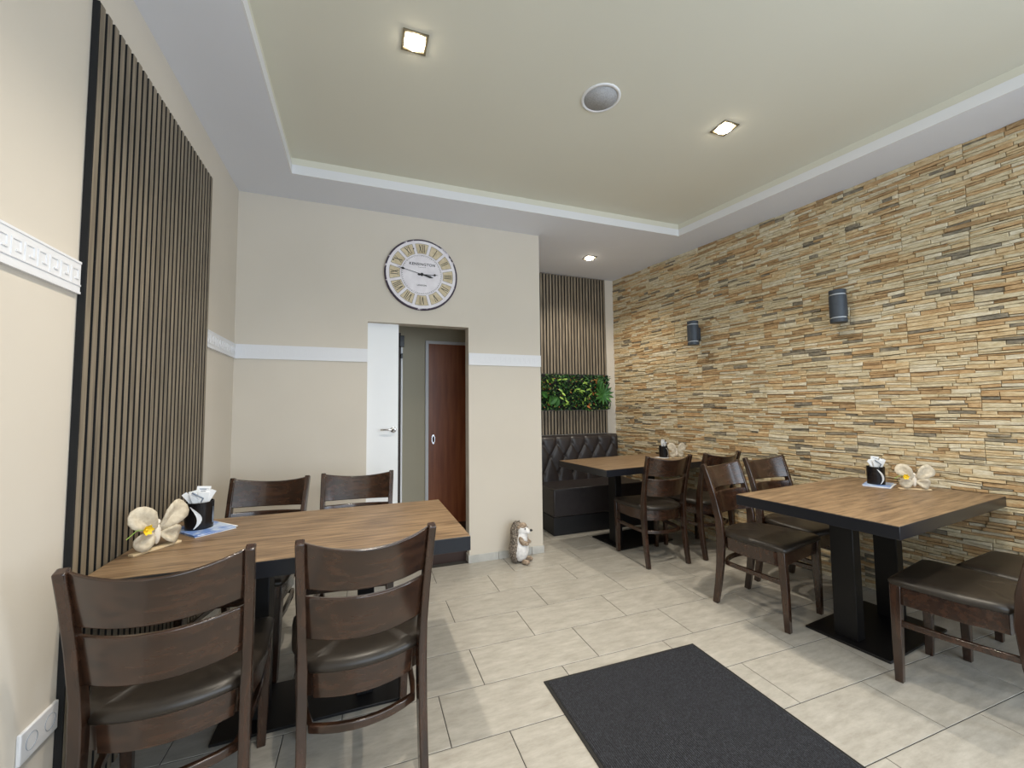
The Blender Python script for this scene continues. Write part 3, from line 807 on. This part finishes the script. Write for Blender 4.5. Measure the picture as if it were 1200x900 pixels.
# ------------------------------------------------------------------ socket by the slat panel
sk_ = thing('power_socket', 'white double wall socket low on the wall beside the slat panel', 'socket', (XL, 1.555, .385))
b = MB(); b.box(0, .010, -.075, .068, -.040, .040); b.build('cover', M['white'], sk_, bevel=.003)
for yy in (-.036, .034):
    b = MB(); b.lathe([(.021, .0102), (.021, .004), (.001, .004)], 20, M=Matrix.Rotation(radians(90), 4, 'Y'), c=(.001, yy, 0), cap=False); b.build('outlet', M['print'], sk_)

# ------------------------------------------------------------------ hedgehog figure
hg = thing('hedgehog_figurine', 'upright painted hedgehog garden figurine standing on the floor by the wall', 'figurine', (1.245, 3.175, 0), radians(-38))
# faces local +X; y sideways
def blob(name, parts, mt_, parent, vox=.006, smooth_it=4):
    b = MB()
    for c, r, ang in parts: b.ellipsoid(c, r, Matrix.Rotation(ang, 3, 'Y'))
    o = b.build(name, mt_, parent, smooth=True)
    rm = o.modifiers.new('remesh', 'REMESH'); rm.mode = 'VOXEL'; rm.voxel_size = vox; rm.use_smooth_shade = True
    sm = o.modifiers.new('smooth', 'SMOOTH'); sm.iterations = smooth_it; sm.factor = .6
    return o
body = blob('body', [((0, 0, .105), (.072, .080, .100), 0), ((.005, 0, .185), (.058, .064, .075), 0), ((.012, 0, .262), (.050, .052, .050), 0),
                     ((.050, 0, .252), (.040, .030, .024), .15)], M['hh_white'], hg)
blob('arm', [((.030, .056, .185), (.022, .018, .040), -.5), ((.058, .040, .160), (.028, .018, .018), .3)], M['hh_fur'], hg, .005)
blob('arm', [((.030, -.056, .185), (.022, .018, .040), -.5), ((.060, -.040, .165), (.028, .018, .018), .3)], M['hh_fur'], hg, .005)
for s in (-1, 1):
    blob('foot', [((.060, s*.045, .020), (.036, .024, .020), 0)], M['hh_fur'], hg, .005)
    b = MB(); b.ellipsoid((.005, s*.050, .290), (.012, .008, .014)); b.build('ear', M['hh_fur'], hg, smooth=True)
    b = MB(); b.ellipsoid((.052, s*.030, .276), (.006, .005, .006)); b.build('eye', M['black'], hg, smooth=True)
b = MB(); b.ellipsoid((.094, 0, .262), (.012, .011, .010)); b.build('nose', M['black'], hg, smooth=True)
b = MB(); b.ellipsoid((.022, 0, .290), (.034, .044, .026)); b.build('brow', M['hh_fur'], hg, smooth=True)
coat = MB(); rh = random.Random(3)
coat.ellipsoid((-.020, 0, .110), (.066, .080, .108)); coat.ellipsoid((-.018, 0, .190), (.054, .066, .080)); coat.ellipsoid((-.012, 0, .262), (.044, .053, .056))
for i in range(520):
    z = rh.uniform(.012, .322); th = rh.uniform(radians(88), radians(272))
    k = sqrt(max(.02, 1-((z-.11)/.112)**2)) if z < .15 else (.83 if z < .24 else sqrt(max(.02, 1-((z-.262)/.066)**2))*.80)
    r_ = (.070*k, .084*k) ; bx_, by_ = -.016+r_[0]*cos(th), r_[1]*sin(th)
    out = Vector((cos(th), sin(th), .1)).normalized(); base = Vector((bx_, by_, z)); tip = base+out*.010+Vector((0, 0, -.017))
    sd = out.cross(Vector((0, 0, 1))).normalized()*.0048
    coat.add([base-sd, base+sd, base+Vector((0, 0, .008)), tip], [(0, 1, 3), (1, 2, 3), (2, 0, 3), (0, 2, 1)])
coat.build('spiny_coat', M['hh_dark'], hg)

# ------------------------------------------------------------------ things on the tables
def cup(label, loc, rz, r=.050, h=.115, narrow=False):
    t = thing('napkin_cup', label, 'cup', loc, rz, 'black napkin cups on the tables')
    b = MB(); b.lathe([(r*.97, 0), (r, h), (r-.003, h), (r*.97-.003, .004)], 32, cap=False); b.lathe([(r*.97, 0), (r*.97, .004)], 32); b.build('cup_body', M['black'], t, smooth=False, bevel=.0008)
    # white swoosh and bottle print wrapped on the cup
    b = MB()
    def patch(pts):
        n = len(pts)//2
        for i in range(n-1):
            q = [pts[2*i], pts[2*i+1], pts[2*i+3], pts[2*i+2]]
            b.add([Vector(((r+.0007)*sin(a), -(r+.0007)*cos(a), z)) for a, z in q], [(0, 1, 2, 3)])
    sw = []
    for i in range(9):
        tt = i/8; a = -.55+.85*sin(tt*pi*.75)-.3*tt; w_ = .08+.26*sin(pi*tt)
        sw += [(a-w_/2, .006+(h-.02)*(1-tt)), (a+w_/2, .006+(h-.02)*(1-tt))]
    patch(sw)
    b.build('swoosh_print', M['paper'], t)
    b = MB()
    bp_ = [(.05, .02), (.06, .05), (.045, .062), (.022, .075), (.022, .088)]
    for sgn in (1,):
        for (wa, za), (wb, zb) in zip(bp_, bp_[1:]):
            b.add([Vector(((r+.0007)*sin(a+1.2), -(r+.0007)*cos(a+1.2), z)) for a, z in ((-wa*2, za), (wa*2, za), (wb*2, zb), (-wb*2, zb))], [(0, 1, 2, 3)])
    b.build('bottle_print', M['print'], t)
    return t
def contents(loc, rz, label, h=.115, seed=1):
    t = thing('napkin_bundle', label, 'napkins', loc, rz, 'paper napkins and packets in the cups')
    r_ = random.Random(seed)
    for i, (x, y, tx, ty, w_, hh, mt_) in enumerate(((.002, .010, -.06, .12, .050, .098, 'paper'), (-.004, .0, -.04, -.20, .040, .085, 'paper'), (.004, -.008, .06, .14, .040, .078, 'paper'), (-.002, -.016, .08, -.28, .026, .080, 'paper'))):
        Mx = Matrix.Translation((x, y, h-.040)) @ Matrix.Rotation(ty, 4, 'Y') @ Matrix.Rotation(tx, 4, 'X')
        b = MB(); b.box(-w_/2, w_/2, -.0035, .0035, 0, hh, M=Mx); o = b.build('napkin', M[mt_], t, bevel=.001)
        if i == 0:
            q = MB(); Mx2 = Mx @ Matrix.Translation((0, -.0038, 0))
            for z0 in (.05, .062, .074, .084): q.box(-.018+.004*r_.random(), .010+.01*r_.random(), -.0002, .0002, z0, z0+.004, M=Mx2)
            q.box(-.02, -.008, -.0003, .0002, .058, .07, M=Mx2); q.box(.021, .0225, -.0003, .0002, .012, .09, M=Mx2)
            q.build('print', M['print'], o)
    if seed < 3:
        for x, ty in ((-.020, -.62), (.021, .50), (.014, .32)):
            b = MB(); b.box(-.010, .010, -.0012, .0012, 0, .058, M=Matrix.Translation((x, -.004-.4*abs(x), h-.010)) @ Matrix.Rotation(ty, 4, 'Y'))
            b.build('napkin', M['paper'], t)
    b = MB(); b.tube([(-.008, -.020, h-.04), (.012, -.028, h+.012), (-.026, -.030, h+.040)], .0034, 8); b.build('sachet', M['print'], t, smooth=True)
    return t
def flyers(loc, rz, label, w_, d_, n=4, col2='bluep'):
    t = thing('flyer_stack', label, 'flyers', loc, rz)
    r_ = random.Random(4)
    for i in range(n):
        b = MB(); b.box(-w_/2, w_/2, -d_/2, d_/2, 0, .0022, M=Matrix.Translation((r_.uniform(-.006, .006), r_.uniform(-.006, .006), i*.0022)) @ Matrix.Rotation(r_.uniform(-.05, .05), 4, 'Z'))
        b.build('flyer', M[col2 if i % 2 == (n-1) % 2 else 'paper'], t)
    return t
def butterfly(loc, rz, label, s=1.0, flower=True):
    t = thing('butterfly_ornament', label, 'ornament', loc, rz, 'butterfly ornaments on the tables')
    b = MB(); b.box(-.075*s, .075*s, -.011*s, .011*s, 0, .007*s); b.build('base', M['pale_wood'], t, bevel=.001)
    b = MB(); b.ellipsoid((0, 0, .052*s), (.0115*s, .010*s, .036*s)); b.ellipsoid((0, 0, .088*s), (.010*s, .009*s, .010*s)); b.build('body', M['body_w'], t, smooth=True)
    for sg in (-1, 1):
        for up, (ox, oz, L, W, ang) in ((1, (.006, .060, .110, .078, 47)), (0, (.006, .050, .068, .062, -17))):
            b = MB(); n = 16; rim = []
            for i in range(n):
                a = 2*pi*i/n; u = (1-cos(a))/2; v = sin(a)*.5*(.5+.8*u)*(1.0 if u < .97 else .9)
                rr = 1+.05*sin(5*a)
                x = u*L*s; y = v*W*s*rr; an = radians(ang)
                X = sg*(ox*s+x*cos(an)-y*sin(an)); Z = oz*s+x*sin(an)+y*cos(an)
                Y = -.022*s*sin(pi*u)*.5-.014*s*abs(v)
                rim.append(Vector((X, Y, max(.008*s, Z))))
            cen = sum(rim, Vector())/n+Vector((0, .010*s, 0)); th = Vector((0, .004*s, 0))
            mid = [cen+(p-cen)*.55+Vector((0, -.004*s, 0)) for p in rim]
            b.loft([[cen+(p-cen)*.05-th for p in rim], [p-th for p in mid], [p-th for p in rim], [p+th*.2 for p in rim], [p+th*.6 for p in mid], [cen+(p-cen)*.05+th*.6 for p in rim]])
            b.build('wing', M['felt_w'], t, smooth=True)
    if flower:
        fl = MB(); fx = -.052*s
        for i in range(6):
            a = i*pi/3; c = Vector((fx, -.026*s, .078*s))
            d = Vector((cos(a), -.4, sin(a))); leaf(fl, c, d, Vector((0, -1, .02)), .021*s, .016*s)
        fl.ellipsoid((fx, -.028*s, .078*s), (.006*s,)*3, nu=8, nv=6)
        fl.build('flower', M['yellow'], t)
        b = MB(); b.tube([(fx, -.024*s, .078*s), (-.075*s, -.022*s, .082*s), (-.102*s, -.020*s, .062*s)], .0013*s, 6); b.build('flower_stem', M['green2'], t)
    return t
ZTOP = .7455
flyers((-.622, 2.150, ZTOP), .72, 'stack of blue printed flyers under the cup on the left table', .155, .21, 4)
cup('black cup with a white swoosh holding napkins on the left table', (-.640, 2.150, ZTOP+.0094), .2, .052, .112)
contents((-.640, 2.150, ZTOP+.012), .25, 'white napkins and sachets standing in the cup on the left table', .112, 1)
butterfly((-.700, 1.915, ZTOP), .98, 'cream butterfly ornament with a yellow flower on the left table', 1.12)
flyers((3.080, 1.640, ZTOP), .35, 'pale flyers under the cup on the front right table', .21, .13, 3, 'bluep')
cup('black cup holding napkins on the front right table', (3.075, 1.650, ZTOP+.0068), -.35, .046, .110)
contents((3.075, 1.650, ZTOP+.010), -.35, 'white napkins standing in the cup on the front right table', .110, 2)
butterfly((3.110, 1.475, ZTOP), -.72, 'cream butterfly ornament with a yellow flower on the front right table', 1.0)
flyers((2.86, 3.33, ZTOP), .2, 'white flyer under the cup on the alcove table', .15, .12, 1, 'paper')
cup('black cup with a rolled napkin on the alcove table', (2.86, 3.33, ZTOP+.0024), .3, .046, .112)
contents((2.86, 3.33, ZTOP+.006), .3, 'rolled white napkin standing in the cup on the alcove table', .112, 3)
butterfly((2.93, 3.235, ZTOP), -.25, 'cream butterfly ornament behind the chair backs on the alcove table', 1.0, False)
